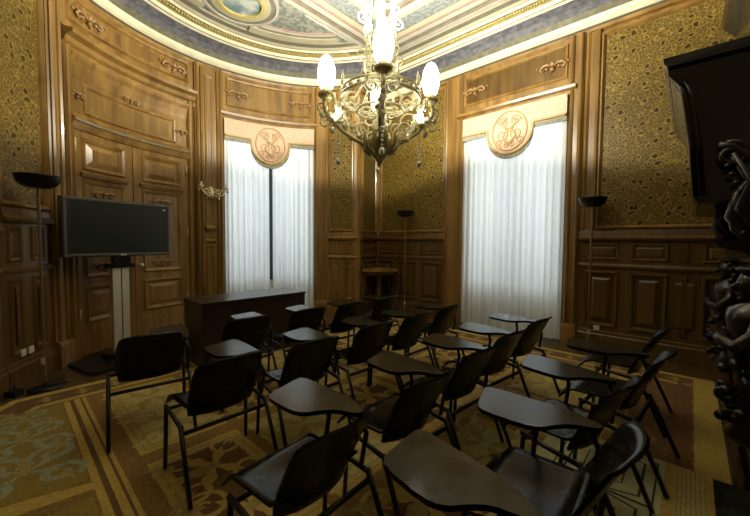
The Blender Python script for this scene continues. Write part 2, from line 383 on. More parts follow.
for sgn in (-1, 1):
    for dd, mt in ((0, PINK), (.05, CREAMW)):
        a = [NE(2.42 + sgn * (.62 + dd), FE1 + .02 + dd), NE(2.42 + sgn * 1.95, FE1 + .02 + dd)]
        m.tube([p + UZ * HT for p in a], .018, mt, 6)
for r0, r1, mt, dz in ((1.72, 1.86, CREAM, .03), (1.66, 1.72, TAUPE, .014), (1.62, 1.66, CREAMW, .026), (1.59, 1.61, PINK, .02)):
    rows = []
    for t in range(80, 206, 2):
        d_ = Vector((math.cos(math.radians(t)), math.sin(math.radians(t)), 0)); q0 = AC + d_ * r0; q1 = AC + d_ * r1
        if q0.dot(EV) < FE1 and q1.dot(EV) > FE1 + .002: q0 = q1 + (q0 - q1) * ((q1.dot(EV) - FE1) / (q1 - q0).dot(EV))
        if q0.dot(EV) < FE1 - .001 or (q0 - RC).length < .50:
            if len(rows) > 1: m.grid(rows, mt, False)
            rows = []; continue
        rows.append([q1 + UZ * HT, q1 + UZ * (HT - dz), q0 + UZ * (HT - dz), q0 + UZ * HT])
    if len(rows) > 1: m.grid(rows, mt, False)
trim(m)
# rosette over the chandelier
CX, CY = .04, 3.60
m = MB(); m.lathe((CX, CY, HT), [(.34, 0), (.34, -.03), (.30, -.05), (.24, -.04), (.2, -.07), (.1, -.09), (0, -.09)], CREAM, 28)
for k in range(12):
    a = k * PI / 6; m.ball((CX + .27 * math.cos(a), CY + .27 * math.sin(a), HT - .05), .04, GILT, 8)
trim(m)

# ------------------------------------------------------------------ panelling
US = 1 / math.radians(1) / AR          # degrees of arc for one metre
def wainscot(M, u0, u1, us, nu, big, mt, small=True, top=1.64):
    m = MB(); t = top - 1.64
    m.box(M, u0, u1, .0, .03, 0, 1.50 + t, mt, nu)
    m.prof(M, u0, u1, [(0, 0), (.06, 0), (.06, .2), (.045, .215), (.04, .25), (.03, .26)], mt, nu)
    m.prof(M, u0, u1, [(.03, 1.49 + t), (.075, 1.50 + t), (.085, 1.53 + t), (.055, 1.56 + t), (.045, 1.62 + t), (.02, 1.66 + t), (0, 1.66 + t)], WOODH if mt is WOOD else mt, nu)
    if small: m.prof(M, u0, u1, [(.03, 1.12), (.055, 1.13), (.06, 1.16), (.045, 1.18), (.03, 1.19)], WOODH if mt is WOOD else mt, nu)
    for a, b in big:
        w_ = b - a; g = .05 * us
        if small:
            m.panel(M, a + g, b - g, 1.23, 1.46 + t, [(0, .03), (.012, .05), (.03, .048), (.045, .03), (.07, .045)], mt, us, nu)
        m.panel(M, a + g, b - g, .32, 1.08 if small else 1.4, [(0, .03), (.014, .055), (.035, .05), (.05, .03), (.09, .03), (.12, .05)], mt, us, nu)
    return trim(m)
def paper(M, u0, u1, us, nu, z0=1.66, z1=4.25):
    m = MB(); m.grid([[M(u0 + (u1 - u0) * i / nu, .008, z0) for i in range(nu + 1)], [M(u0 + (u1 - u0) * i / nu, .008, z1) for i in range(nu + 1)]], PAPER, False)
    o = trim(m)
    m = MB(); m.panel(M, u0, u1, z0, z1 + .03, [(-.005, .0), (-.005, .05), (.012, .055), (.03, .03), (.038, .009)], WOODH, us, nu)
    m.f = m.f[:-nu]; m.m = m.m[:-nu]; m.sm = m.sm[:-nu]    # moulding only, no fill
    trim(m)
def pilaster(M, u0, u1, us, z0=0, z1=4.36, o=.09, mt=WOOD):
    g = .018 * us; w_ = u1 - u0; m = MB()
    m.vprof(M, [(u0, 0), (u0, o * .6), (u0 + g, o * .75), (u0 + g, o), (u0 + 2 * g, o + .012), (u0 + 3.2 * g, o), (u0 + 3.6 * g, o - .018), (u1 - 3.6 * g, o - .018), (u1 - 3.2 * g, o), (u1 - 2 * g, o + .012), (u1 - g, o), (u1 - g, o * .75), (u1, o * .6), (u1, 0)], z0, z1, mt)
    m.box(M, u0 - .3 * g, u1 + .3 * g, 0, o + .025, 0, .26, mt)
    m.prof(M, u0 - .3 * g, u1 + .3 * g, [(0, .26), (o + .025, .26), (o + .015, .3), (0, .32)], mt)
    return m
# straight wall: wainscots, paper, pilasters
wainscot(MR, 3.36, 5.08, 1, 1, [(3.38, 3.95), (3.95, 4.52), (4.52, 5.08)], WOOD_SHADE)
wainscot(MR, SE, 1.17, 1, 1, [(.64, 1.14), (.14, .62), (-.04, .12), (SE, -.06)], WOOD_SHADE)
m = MB(); m.vprof(MR, [(.985, 0), (.985, .03), (1.0, .05), (1.03, .03), (1.10, .03), (1.13, .055), (1.17, .03), (1.17, 0)], 1.66, 4.36, WOOD); trim(m)
paper(MR, 3.38, 4.96, 1, 1); paper(MR, SE + .03, .97, 1, 1)
for a, b in ((2.99, 3.36), (1.17, 1.35)): trim(pilaster(MR, a, b, 1))
m = MB(); m.vprof(MR, [(4.99, 0), (4.99, .05), (5.02, .06), (5.06, .03), (5.11, .03)], 0, 4.36, WOOD); trim(m)
# return wall in the corner
paper(MT, .12, TL - .06, 1, 1); wainscot(MT, .06, TL, 1, 1, [(.1, TL - .04)], WOOD_SHADE)
m = MB(); m.vprof(MT, [(-.01, 0), (-.01, .02), (.03, .035), (.09, .02), (.1, 0)], 0, 4.36, WOODH); trim(m)
# pier between first window and corner
paper(MA, -89.3, -79.2, US, 4); wainscot(MA, -89.6, -77.0, US, 4, [(-88.9, -83.4), (-83.2, -77.8)], WOOD)
m = pilaster(MA, -95.2, -89.6, US); trim(m)
m = MB(); m.vprof(MA, [(-79.2, 0), (-79.2, .04), (-78.6, .05), (-77.6, .04), (-76.9, .0)], 0, 4.36, WOODH); trim(m)
# pilaster between door and first window
m = pilaster(MA, -140.8, -130.9, US, o=.10)
m.vprof(MA, [(-139.3, .08), (-139.1, .115), (-138.6, .125), (-138.2, .10)], .32, 4.3, WOODH)
m.vprof(MA, [(-133.6, .08), (-133.4, .115), (-132.9, .125), (-132.6, .10)], .32, 4.3, WOODH)
m.prof(MA, -138.0, -134.3, [(.08, 1.62), (.13, 1.63), (.145, 1.67), (.12, 1.70), (.09, 1.72)], WOODH, 3)
m.prof(MA, -138.0, -134.3, [(.08, 1.42), (.11, 1.43), (.12, 1.46), (.09, 1.48)], WOODH, 3)
m.panel(MA, -137.8, -134.5, .4, 1.38, [(0, .08), (.015, .1), (.035, .095), (.05, .08)], WOOD, US, 2)
m.panel(MA, -137.8, -134.5, 1.8, 4.2, [(0, .08), (.015, .1), (.035, .095), (.05, .08)], WOOD, US, 2)
trim(m)
# left pilaster and left papered bay
trim(pilaster(MA, -185.7, -181.7, US, o=.08))
paper(MA, -200, -186.1, US, 5, 1.78); wainscot(MA, -200, -185.8, US, 5, [(-199.5, -193), (-192.6, -186.4)], WOOD_SHADE, top=1.76)
wainscot(ML, 0, LL, 1, 1, [(.1 + i * .7, .75 + i * .7) for i in range(5)], WOOD_SHADE)

def ornament(m, M, u, z, s, us, mt, o=.03, mirror=1):    # small carved leaf scroll
    p = lambda du, dz, oo=0: M(u + du * us * mirror * s, o + oo, z + dz * s)
    def cur(pts, r): m.tube([p(*q) for q in pts], r, mt, 6)
    for k in (-1, 1):
        cur([(k * .02, 0, .01), (k * .10, .05, .02), (k * .2, .035, .02), (k * .25, -.03, .02), (k * .2, -.07, .02), (k * .16, -.04, .02), (k * .18, -.01, .02)], [.028 * s, .034 * s, .03 * s, .026 * s, .022 * s, .018 * s, .012 * s])
        m.ball(p(k * .12, -.03, .015), .035 * s, mt, 6); m.ball(p(k * .30, .02, .012), .03 * s, mt, 6)
    m.ball(p(0, .03, .02), .055 * s, mt, 8); m.ball(p(0, -.07, .02), .045 * s, mt, 8); m.ball(p(.03, -.12, .01), .025 * s, mt, 6)
# head over a window: frieze panel, shelf moulding, carvings
def window_head(M, u0, u1, us, nu, idx):
    m = MB(); m.box(M, u0, u1, 0, .05, 3.64, 4.36, WOOD, nu)
    m.panel(M, u0 + .07 * us, u1 - .07 * us, 3.80, 4.29, [(0, .05), (.015, .075), (.035, .07), (.05, .05), (.07, .05)], WOODH, us, nu, WOOD)
    m.prof(M, u0 - .04 * us, u1 + .04 * us, [(0, 3.56), (.06, 3.57), (.08, 3.62), (.13, 3.64), (.14, 3.675), (.07, 3.69), (.05, 3.73), (0, 3.74)], WOODH, nu)
    r = trim(m)
    for k, uu in ((1, u0 + .28 * us), (-1, u1 - .28 * us)):
        m = MB(); ornament(m, M, uu, 4.04, .70, us, WOODC, .055, k); m.build('carving', r)
window_head(MR, 1.30, 3.07, 1, 1, 2); window_head(MA, -131.2, -94.9, US, 10, 1)
# frieze over the papered bays, left
# ------------------------------------------------------------------ the great double door on the curved wall
D0, D1 = -181.3, -141.2; DM = (D0 + D1) / 2
m = MB(); NUD = 12
g = .06 * US
for a, b in ((D0, D0 + 1.7 * g), (D1 - 1.7 * g, D1)):
    m.vprof(MA, [(a, 0), (a, .06), (a + .3 * g, .09), (a + .6 * g, .07), (b - .6 * g, .07), (b - .3 * g, .09), (b, .06), (b, 0)], 0, 3.74, WOOD)
m.box(MA, D0, D1, 0, .05, 3.74, 4.36, WOOD, NUD)
m.prof(MA, D0 - .4, D1 + .4, [(0, 3.62), (.05, 3.63), (.06, 3.69), (.10, 3.72), (.12, 3.77), (.19, 3.80), (.20, 3.84), (.10, 3.86), (.06, 3.90), (0, 3.91)], WOODH, NUD)
m.prof(MA, D0 + 1.5 * g, D1 - 1.5 * g, [(0, 3.38), (.035, 3.39), (.045, 3.46), (.07, 3.55), (.095, 3.60), (.10, 3.64), (0, 3.64)], WOOD, NUD)
door = struct(m, 'door_1')
m = MB(); m.panel(MA, D0 + g, D1 - g, 3.98, 4.31, [(0, .05), (.02, .085), (.045, .075), (.06, .05), (.09, .05)], WOODH, US, NUD, WOOD); m.build('frieze_panel', door)
for k, uu in ((1, D0 + g + .30 * US), (-1, D1 - g - .24 * US)):
    m = MB(); ornament(m, MA, uu, 4.14, .72, US, WOODC, .055, k); m.build('carving', door)
m = MB(); m.box(MA, D0 + 1.6 * g, D1 - 1.6 * g, 0, .03, 2.86, 3.44, WOOD, NUD)
m.panel(MA, D0 + 4.5 * g, D1 - 4.5 * g, 2.98, 3.36, [(0, .03), (.018, .055), (.04, .05), (.06, .03), (.10, .03)], WOODH, US, NUD, WOOD)
op = m.build('over_panel', door)
for uu, zz in ((D0 + 3.1 * g, 3.18), (D1 - 3.1 * g, 3.18), (DM, 3.40), (DM, 2.945)):
    m = MB(); ornament(m, MA, uu, zz, .42, US, WOODC, .04); m.build('carving', op)
m = MB()
m.prof(MA, D0 + 1.2 * g, D1 - 1.2 * g, [(0, 2.76), (.07, 2.77), (.085, 2.80), (.11, 2.86), (.12, 2.89), (.08, 2.91), (.05, 2.96), (0, 2.97)], WOODH, NUD)
for i in range(58):
    uu = D0 + 1.4 * g + (D1 - D0 - 2.8 * g) * i / 57; m.ball(MA(uu, .12, 2.865), .014, CREAM, 6, (1, 1, 1.3))
m.build('beaded_lintel', door)
for a, b, hs in ((D0 + 1.75 * g, DM - .12, 1), (DM + .12, D1 - 1.75 * g, -1)):
    m = MB(); m.box(MA, a, b, 0, .045, .02, 2.78, WOOD, 5); leaf = m.build('door_leaf', door)
    i_ = .11 * US
    for z0, z1, st in ((2.30, 2.70, [(0, .045), (.02, .075), (.05, .06), (.06, .04), (.13, .075)]), (.98, 2.20, [(0, .045), (.02, .072), (.05, .06), (.065, .035), (.10, .035)]), (.42, .88, [(0, .045), (.02, .075), (.05, .06), (.06, .04), (.12, .065)])):
        m = MB(); m.panel(MA, a + i_, b - i_, z0, z1, st, WOODH, US, 4, WOOD); m.build('door_panel', leaf)
    m = MB(); m.prof(MA, a + i_ * .8, b - i_ * .8, [(.045, 2.215), (.08, 2.22), (.095, 2.255), (.06, 2.275), (.045, 2.28)], WOODH, 4); m.build('rail', leaf)
    uc = (a + b) / 2
    for zz in (2.03, 1.12):
        m = MB(); ornament(m, MA, uc, zz, .55, US, WOODC, .04); m.build('carving', leaf)
    m = MB(); m.box(MA, a, b, .045, .06, .06, .3, WOOD, 4); m.build('kick_plate', leaf)
    hu = a + .5 if hs > 0 else b - .5
    for zz in (.45, 1.5, 2.5):
        m = MB(); m.tube([MA(hu, .06, zz), MA(hu, .06, zz + .16)], .012, BRASSD, 8); m.build('hinge', leaf)
m = MB(); m.tube([MA(DM + .9, .05, 1.10), MA(DM + .9, .11, 1.10)], .012, BRASS, 8); m.ball(MA(DM + .9, .125, 1.10), .03, BRASS, 10); m.build('door_handle', door)

# ------------------------------------------------------------------ curtains and pelmets
def curtain(M, u0, u1, us, z0, z1, o, name, label, seed, pull=0.0):
    rnd = random.Random(seed); NU, NZ = 130, 14; w_ = u1 - u0; nf = 8
    ph = [rnd.uniform(-.5, .5) for _ in range(nf + 2)]
    rows = []
    for j in range(NZ + 1):
        t = j / NZ; z = z1 + (z0 - z1) * t; row = []
        for i in range(NU + 1):
            s = i / NU; k = s * nf; a = k * 2 * PI + ph[int(k)] * .8
            amp = .016 + .010 * t
            dd = math.sin(a) * amp + math.sin(a * .37 + seed) * .011 * (1 + t)
            sq = s + pull * (t - .0) * (s - (0 if pull > 0 else 1)) * -1 * (1 if pull > 0 else -1)
            row.append(M(u0 + w_ * sq + math.cos(a) * .006 * us, o + dd, z))
        rows.append(row)
    m = MB(); m.grid(rows, CURT); ob = m.build(name, fix=False)
    tag(ob, label, 'curtain', 'white pleated curtains of the two windows')
    return ob
c1 = (W1[0] + W1[1]) / 2; c2 = sum(W2) / 2
curtain(MA, W1[0] + .25, c1 - .75, US, .03, 3.4, .062, 'curtain', 'white pleated curtain, left half of the window behind the dark desk', 1)
curtain(MA, c1 + .75, W1[1] - .35, US, .03, 3.4, .062, 'curtain', 'white pleated curtain, right half of the window behind the dark desk', 2)
curtain(MR, c2 - .0, W2[1] - .005, 1, .03, 3.4, .060, 'curtain', 'white pleated curtain, left half of the window behind the chair rows', 3)
curtain(MR, W2[0] + .005, c2 - .005, 1, .03, 3.4, .062, 'curtain', 'white pleated curtain, right half of the window behind the chair rows', 4)
def pelmet(M, u0, u1, us, label):
    w_ = (u1 - u0) / us; NU = 48; zt = 3.57; zb = 3.25; hr = .36; zc = 3.20; o = .125
    def low(x):                                   # x from centre in metres
        a = abs(x)
        if a >= hr + .05: return zb
        yy = zc - math.sqrt(max(0, (hr) ** 2 - min(a, hr) ** 2))
        return min(zb, yy) if a < hr else zb
    xs = sorted(set([-w_ / 2 + w_ * i / NU for i in range(NU + 1)] + [s * hr * math.sin(k * PI / 24) for k in range(13) for s in (-1, 1)]))
    uc = (u0 + u1) / 2
    oo = lambda x: o
    m = MB()
    m.grid([[M(uc + x * us, oo(x), zt) for x in xs], [M(uc + x * us, oo(x), low(x)) for x in xs], [M(uc + x * us, oo(x) - .03, low(x)) for x in xs], [M(uc + x * us, oo(x) - .03, zt) for x in xs]], PELM, False)
    for x in (-w_ / 2, w_ / 2):
        m.add([M(uc + x * us, o, zt), M(uc + x * us, o, zb), M(uc + x * us, .10, zb), M(uc + x * us, .10, zt)], [(0, 1, 2, 3)], PELM)
    root = m.build('pelmet'); tag(root, label, 'pelmet', 'peach pelmets above the windows')
    m = MB(); edge = [M(uc + x * us, o + .012, low(x) + .03) for x in xs]; m.tube(edge, .02, PELMT, 6); m.build('braid', root)
    m = MB(); fr = [M(uc + x * us, o - .005, low(x) + .005) for x in xs]; fl = [M(uc + x * us, o - .005, low(x) - .05) for x in xs]; fk = [M(uc + x * us, o - .025, low(x) - .05) for x in xs]; fm = [M(uc + x * us, o - .025, low(x) + .005) for x in xs]
    m.grid([fr, fl, fk, fm], FRNG, False); m.build('fringe', root)
    m = MB(); cz = 3.22; r = .27
    P = lambda x, z, dz=.01: M(uc + x * us, o + dz, cz + z)
    m.tube([P(math.cos(2 * PI * k / 32) * r, math.sin(2 * PI * k / 32) * r * 1.12) for k in range(32)], .012, EMBL, 6, True)
    for k in (-1, 1):
        for (x, z, rr, a0) in ((.10, .14, .085, 0), (.11, -.05, .10, 2), (.16, -.17, .07, 4), (.05, -.21, .05, 1)):
            sp_ = []
            for i in range(18):
                t = i / 17; a = a0 + t * 9; q = rr * (1 - .75 * t); sp_.append(P(k * (x + math.cos(a) * q), z + math.sin(a) * q))
            m.tube(sp_, .009, EMBL, 5)
    sp_ = [P(.10 * math.sin(t * 6.28 / 12 * 1.0 + .4) * (1 if 1 else 0), .2 - .4 * t / 12) for t in range(13)]
    m.tube(sp_, .016, EMBL, 6); sp_ = [P(-.10 * math.sin(t * 6.28 / 12 + .4), .2 - .4 * t / 12) for t in range(13)]
    m.tube(sp_, .013, EMBL, 6); m.build('emblem', root)
pelmet(MA, W1[0] + .1, W1[1] - .2, US, 'peach pelmet with round embroidered emblem above the window behind the desk')
pelmet(MR, W2[0] - .0, W2[1] + .0, 1, 'peach pelmet with round embroidered emblem on the straight wall to the right')

# ------------------------------------------------------------------ the carpet
RT = .006
def rpoly(m, pts, mt, z): m.add([(p[0], p[1], z) for p in pts], [tuple(range(len(pts)))], mt)
def rect(n0, n1, e0, e1): return [NE(n0, e0), NE(n1, e0), NE(n1, e1), NE(n0, e1)]
def offp(pts, o):
    n = len(pts); out = []
    ar = sum(pts[i - 1].x * pts[i].y - pts[i].x * pts[i - 1].y for i in range(n)); sg = 1 if ar > 0 else -1
    for i in range(n):
        d0 = (pts[i] - pts[i - 1]).normalized(); d1 = (pts[(i + 1) % n] - pts[i]).normalized()
        n0 = Vector((-d0.y, d0.x, 0)) * sg; n1 = Vector((-d1.y, d1.x, 0)) * sg; k = n0 + n1; k = k / max(.3, k.dot(n0)); out.append(pts[i] + k * o)
    return out
def ring(m, pts, a, b, mt, z):
    p, q = offp(pts, a), offp(pts, b); m.grid([[Vector((v.x, v.y, z)) for v in p], [Vector((v.x, v.y, z)) for v in q]], mt, False, cu=True)
def ribbon(m, pts, wd, mt, z):
    L_, R_ = [], []
    n = len(pts)
    for i in range(n):
        t = (pts[min(i + 1, n - 1)] - pts[max(i - 1, 0)]); t = t.normalized() if t.length > 1e-9 else Vector((1, 0, 0))
        k = Vector((-t.y, t.x, 0)); q = wd * (.45 + .55 * math.sin(PI * min(1, .15 + .85 * i / (n - 1)))); L_.append(pts[i] + k * q + UZ * z); R_.append(pts[i] - k * q + UZ * z)
    m.grid([L_, R_], mt, False)
def leaf(m, c, a, ln, wd, mt, z):
    d = Vector((math.cos(a), math.sin(a), 0)); k = Vector((-d.y, d.x, 0))
    pts = [c + d * (ln * t) + k * (wd * math.sin(PI * t) * (1 + .25 * math.sin(t * 14))) for t in [i / 8 for i in range(9)]] + [c + d * (ln * t) - k * (wd * math.sin(PI * t) * (1 + .25 * math.sin(t * 14))) for t in [i / 8 for i in range(7, 0, -1)]]
    rpoly(m, pts, mt, z)
def scrolls(m, c, ang, s, mt, mt2, z, wd=.022, lf=1.0):          # symmetric scroll motif of size s
    for k in (-1, 1):
        ca, sa = math.cos(ang), math.sin(ang); ax = Vector((ca, sa, 0)); ay = Vector((-sa, ca, 0)) * k
        c1_ = c + ax * (.30 * s) + ay * (.28 * s); c2_ = c - ax * (.30 * s) + ay * (.30 * s)
        ribbon(m, spiral(c1_, ax, ay, .27 * s, 1.35, -2.2), wd, mt, z)
        ribbon(m, spiral(c2_, ax, ay, .24 * s, 1.3, 2.4, flip=-1), wd, mt, z + .0002)
        leaf(m, c, ang + k * 1.0, .42 * s, .07 * s * lf, mt, z + .0002); leaf(m, c, ang + k * 2.2, .38 * s, .06 * s * lf, mt, z + .00025)
        leaf(m, c1_, ang + k * .5, .34 * s, .05 * s * lf, mt2, z + .0003); leaf(m, c2_, ang + PI - k * .4, .3 * s, .05 * s * lf, mt2, z + .00035)
    leaf(m, c - Vector((math.cos(ang), math.sin(ang), 0)) * .1 * s, ang, .5 * s, .08 * s * lf, mt2, z + .0004)
edge = [NE(5.06, -.25), NE(5.06, 4.43), NE(.0, 4.43), Vector((-3.18, 2.5, 0)), Vector((-2.95, .4, 0)), Vector((-2.2, -.2, 0)), NE(-.6, -.25)]
m = MB()
m.slab([(p.x, p.y) for p in edge], .001, RT, RUGS['gold_brown'])
G_ = RUGS
ring(m, edge, .0, .012, G_['dark'], RT + .0002); ring(m, edge, .012, .09, G_['yellow'], RT + .0002); ring(m, edge, .09, .30, G_['brown'], RT + .0002); ring(m, edge, .30, .36, G_['yellow'], RT + .0002)
# border florets
n_ = len(edge); inner = offp(edge, .195)
for i in range(n_):
    a, b = inner[i], inner[(i + 1) % n_]; L_ = (b - a).length; q = int(L_ / .24); an = math.atan2((b - a).y, (b - a).x)
    for k in range(q):
        c = a + (b - a) * ((k + .5) / q); leaf(m, c - Vector((math.cos(an), math.sin(an), 0)) * .1, an, .2, .035, G_['gold_brown'], RT + .0003)
        leaf(m, c, an + 1.57, .075, .03, G_['tan'], RT + .00035); leaf(m, c, an - 1.57, .075, .03, G_['tan'], RT + .0004)
z1_ = RT + .0006
# right-hand band beside the hearth
rpoly(m, rect(-.3, 4.68, -.06, .36), G_['rust'], z1_)
rpoly(m, rect(-.3, 5.0, -.235, -.07), G_['yellow'], z1_); rpoly(m, rect(-.3, 5.0, -.249, -.235), G_['dark'], z1_)
for k in range(18): scrolls(m, NE(.2 + .25 * k, .15), PH, .2, G_['brown'], G_['gold_brown'], z1_ + .0002, .008)
# left-hand field with blue-grey scrolls
rpoly(m, [NE(.30, 4.02), NE(.30, 2.62), NE(-.72, 2.62), NE(-.72, 3.2), NE(-.28, 4.02)], G_['olive'], z1_)
for (n__, e__, s_) in ((.05, 2.98, .50), (.05, 3.46, .46), (.06, 3.84, .3), (-.36, 2.9, .42), (-.34, 3.36, .40)): scrolls(m, NE(n__, e__), PH + PI / 2, s_, G_['blue_grey'], G_['tan'], z1_ + .00025, .05 * s_, .7)
rpoly(m, [NE(.30, 2.42), NE(.30, 1.2), NE(-.9, 1.2), NE(-.9, 2.42)], G_['olive'], z1_)
for (n__, e__, s_) in ((-.05, 1.95, .62), (-.5, 2.1, .5), (-.4, 1.5, .5)): scrolls(m, NE(n__, e__), PH, s_, G_['blue_grey'], G_['cream'], z1_ + .00025, .02, .6)
ribbon(m, [NE(-.9 + 1.25 * t, 2.52 + .10 * math.sin(PI * t)) for t in [i / 20 for i in range(21)]], .075, G_['yellow'], z1_ + .0012)
for a, b, mt in ((.315, .355, 'yellow'), (.355, .385, 'brown'), (.385, .425, 'yellow'), (.425, .44, 'brown'), (.44, .465, 'yellow')): rpoly(m, rect(a, b, .5, 4.04), G_[mt], z1_)
# compartments of the main field
bn = [.55, 1.22, 1.95, 2.68, 3.41, 4.14, 4.62]; be = [4.0, 2.66, 2.47, 1.42, 1.24, .42]
for i in range(6):
    n0, n1 = bn[i] + .03, bn[i + 1] - .05
    for j, (e1, e0) in enumerate(((4.0, 2.66), (2.52, 1.40), (1.26, .44))):
        br = (i + j) % 2 == 0
        if j == 0 and i == 0: br = True
        Rr = rect(n0, n1, e0, e1)
        rpoly(m, Rr, G_['tan'], z1_); ring(m, Rr, .0, .03, G_['yellow'], z1_ + .00025); ring(m, Rr, .05, .075, G_['yellow'], z1_ + .00025)
        rpoly(m, offp(Rr, .09), G_['beige'] if br else G_['brown'], z1_ + .0003)
        a, b = (n0 + n1) / 2, (e0 + e1) / 2
        for k in (-1, 1):
            scrolls(m, NE(a, b + k * (e1 - e0) * .22), PH + PI / 2 * (1 + k), (n1 - n0) * .95, G_['tan'] if br else G_['yellow'], G_['beige'] if br else G_['tan'], z1_ + .0005, .016)
tag(m.build('carpet', fix=False), 'large gold and brown patterned carpet with scrolls covering the floor under the chairs', 'carpet')
m = MB(); q = rect(.75, 2.93, -.12, .74); zz = RT + .0022
m.slab([(p.x, p.y) for p in q], zz, zz + .004, G_['cream']); zz += .0042
rpoly(m, rect(.75, 2.93, -.12, .02), G_['beige'], zz)
for k in range(7): rpoly(m, rect(.75, 2.93, -.115 + k * .02, -.109 + k * .02), G_['tan'], zz + .0003)
rpoly(m, rect(.75, 2.93, .02, .07), G_['yellow'], zz + .0003)
for k in range(4):
    c = 1.05 + k * .52
    hx = [NE(c - .2, .16), NE(c + .2, .16), NE(c + .26, .36), NE(c + .2, .56), NE(c - .2, .56), NE(c - .26, .36)]
    ring(m, hx, 0, .014, G_['dark'], zz + .0005); ring(m, hx, .09, .1, G_['brown'], zz + .0005); ring(m, rect(c - .26, c + .26, .10, .62), 0, .01, G_['dark'], zz + .0007)
tag(m.build('rug', fix=False), 'small pale rug with dark hexagon lines lying on the carpet near the hearth', 'rug')
RUGTOP = zz

# ------------------------------------------------------------------ chandelier
ch = thing('chandelier', 'gilded brass chandelier with white glowing globes hanging from the ceiling', 'chandelier', (CX, CY, 0))
def CP(a, r, z): return Vector((math.cos(a) * r, math.sin(a) * r, z))
m = MB(); m.lathe((0, 0, 0), [(.16, HT - .09), (.15, HT - .14), (.07, HT - .2), (.03, HT - .24), (.02, HT - .26)], BRASS, 20); m.build('ceiling_cup', ch)
m = MB(); m.lathe((0, 0, 0), [(.018, HT - .26), (.022, 4.1), (.05, 4.05), (.02, 4.0), (.022, 3.7), (.06, 3.62), (.075, 3.55), (.03, 3.48), (.03, 3.25), (.07, 3.15), (.05, 3.0), (.035, 2.9), (.05, 2.75), (.09, 2.66), (.06, 2.58), (.05, 2.5)], BRASS, 14); m.build('stem', ch)
m = MB()
for k in range(6):
    a = k * PI / 3 + .3
    m.tube([CP(a, r, z) for r, z in ((.05, 4.5), (.15, 4.3), (.13, 4.05), (.15, 3.8), (.155, 3.5), (.14, 3.25), (.18, 3.05), (.27, 2.9), (.36, 2.86))], .012, BRASS, 6)
    for zc, rr in ((4.15, .09), (3.72, .07), (3.35, .075)):
        m.tube(spiral(CP(a, .19, zc), CP(a, 1, 0), (0, 0, 1), rr, 1.3, PI, 20), .008, BRASS, 5)
for z_, r_ in ((4.05, .13), (3.52, .155), (3.24, .14)): m.tube([CP(2 * PI * k / 24, r_, z_) for k in range(24)], .012, BRASS, 6, True)
m.build('cage', ch)
m = MB()
m.tube([CP(2 * PI * k / 40, .40, 2.92) for k in range(40)], .022, BRASS, 8, True)
m.tube([CP(2 * PI * k / 40, .40, 2.985) for k in range(40)], .012, BRASS, 6, True)
m.tube([CP(2 * PI * k / 32, .24, 2.80) for k in range(32)], .016, BRASS, 6, True)
for k in range(24):
    a = 2 * PI * k / 24; m.ball(CP(a, .40, 2.95), .026, BRASSD, 6)
for k in range(8):
    a = 2 * PI * k / 8 + .39; m.lathe(CP(a, .40, 3.0), [(.018, 0), (.026, .03), (.012, .06), (.016, .08), (.0, .15)], BRASS, 8)
m.build('crown_ring', ch)
m = MB()
m.lathe((0, 0, 0), [(.0, 2.235), (.018, 2.25), (.03, 2.285), (.085, 2.33), (.095, 2.36), (.07, 2.385), (.11, 2.43), (.135, 2.47), (.12, 2.53), (.06, 2.58)], BRASSD, 20)
m.build('finial', ch)
m = MB()
for k in range(10):
    a = 2 * PI * k / 10
    m.tube([CP(a, .09, 2.36), CP(a, .15, 2.40), CP(a, .185, 2.48), CP(a, .175, 2.55), CP(a, .21, 2.59)], [.02, .026, .028, .022, .01], BRASSD, 6)
m.build('leaf_cluster', ch)
A_UP = [math.radians(x) for x in (12, 92, 182, 272)]
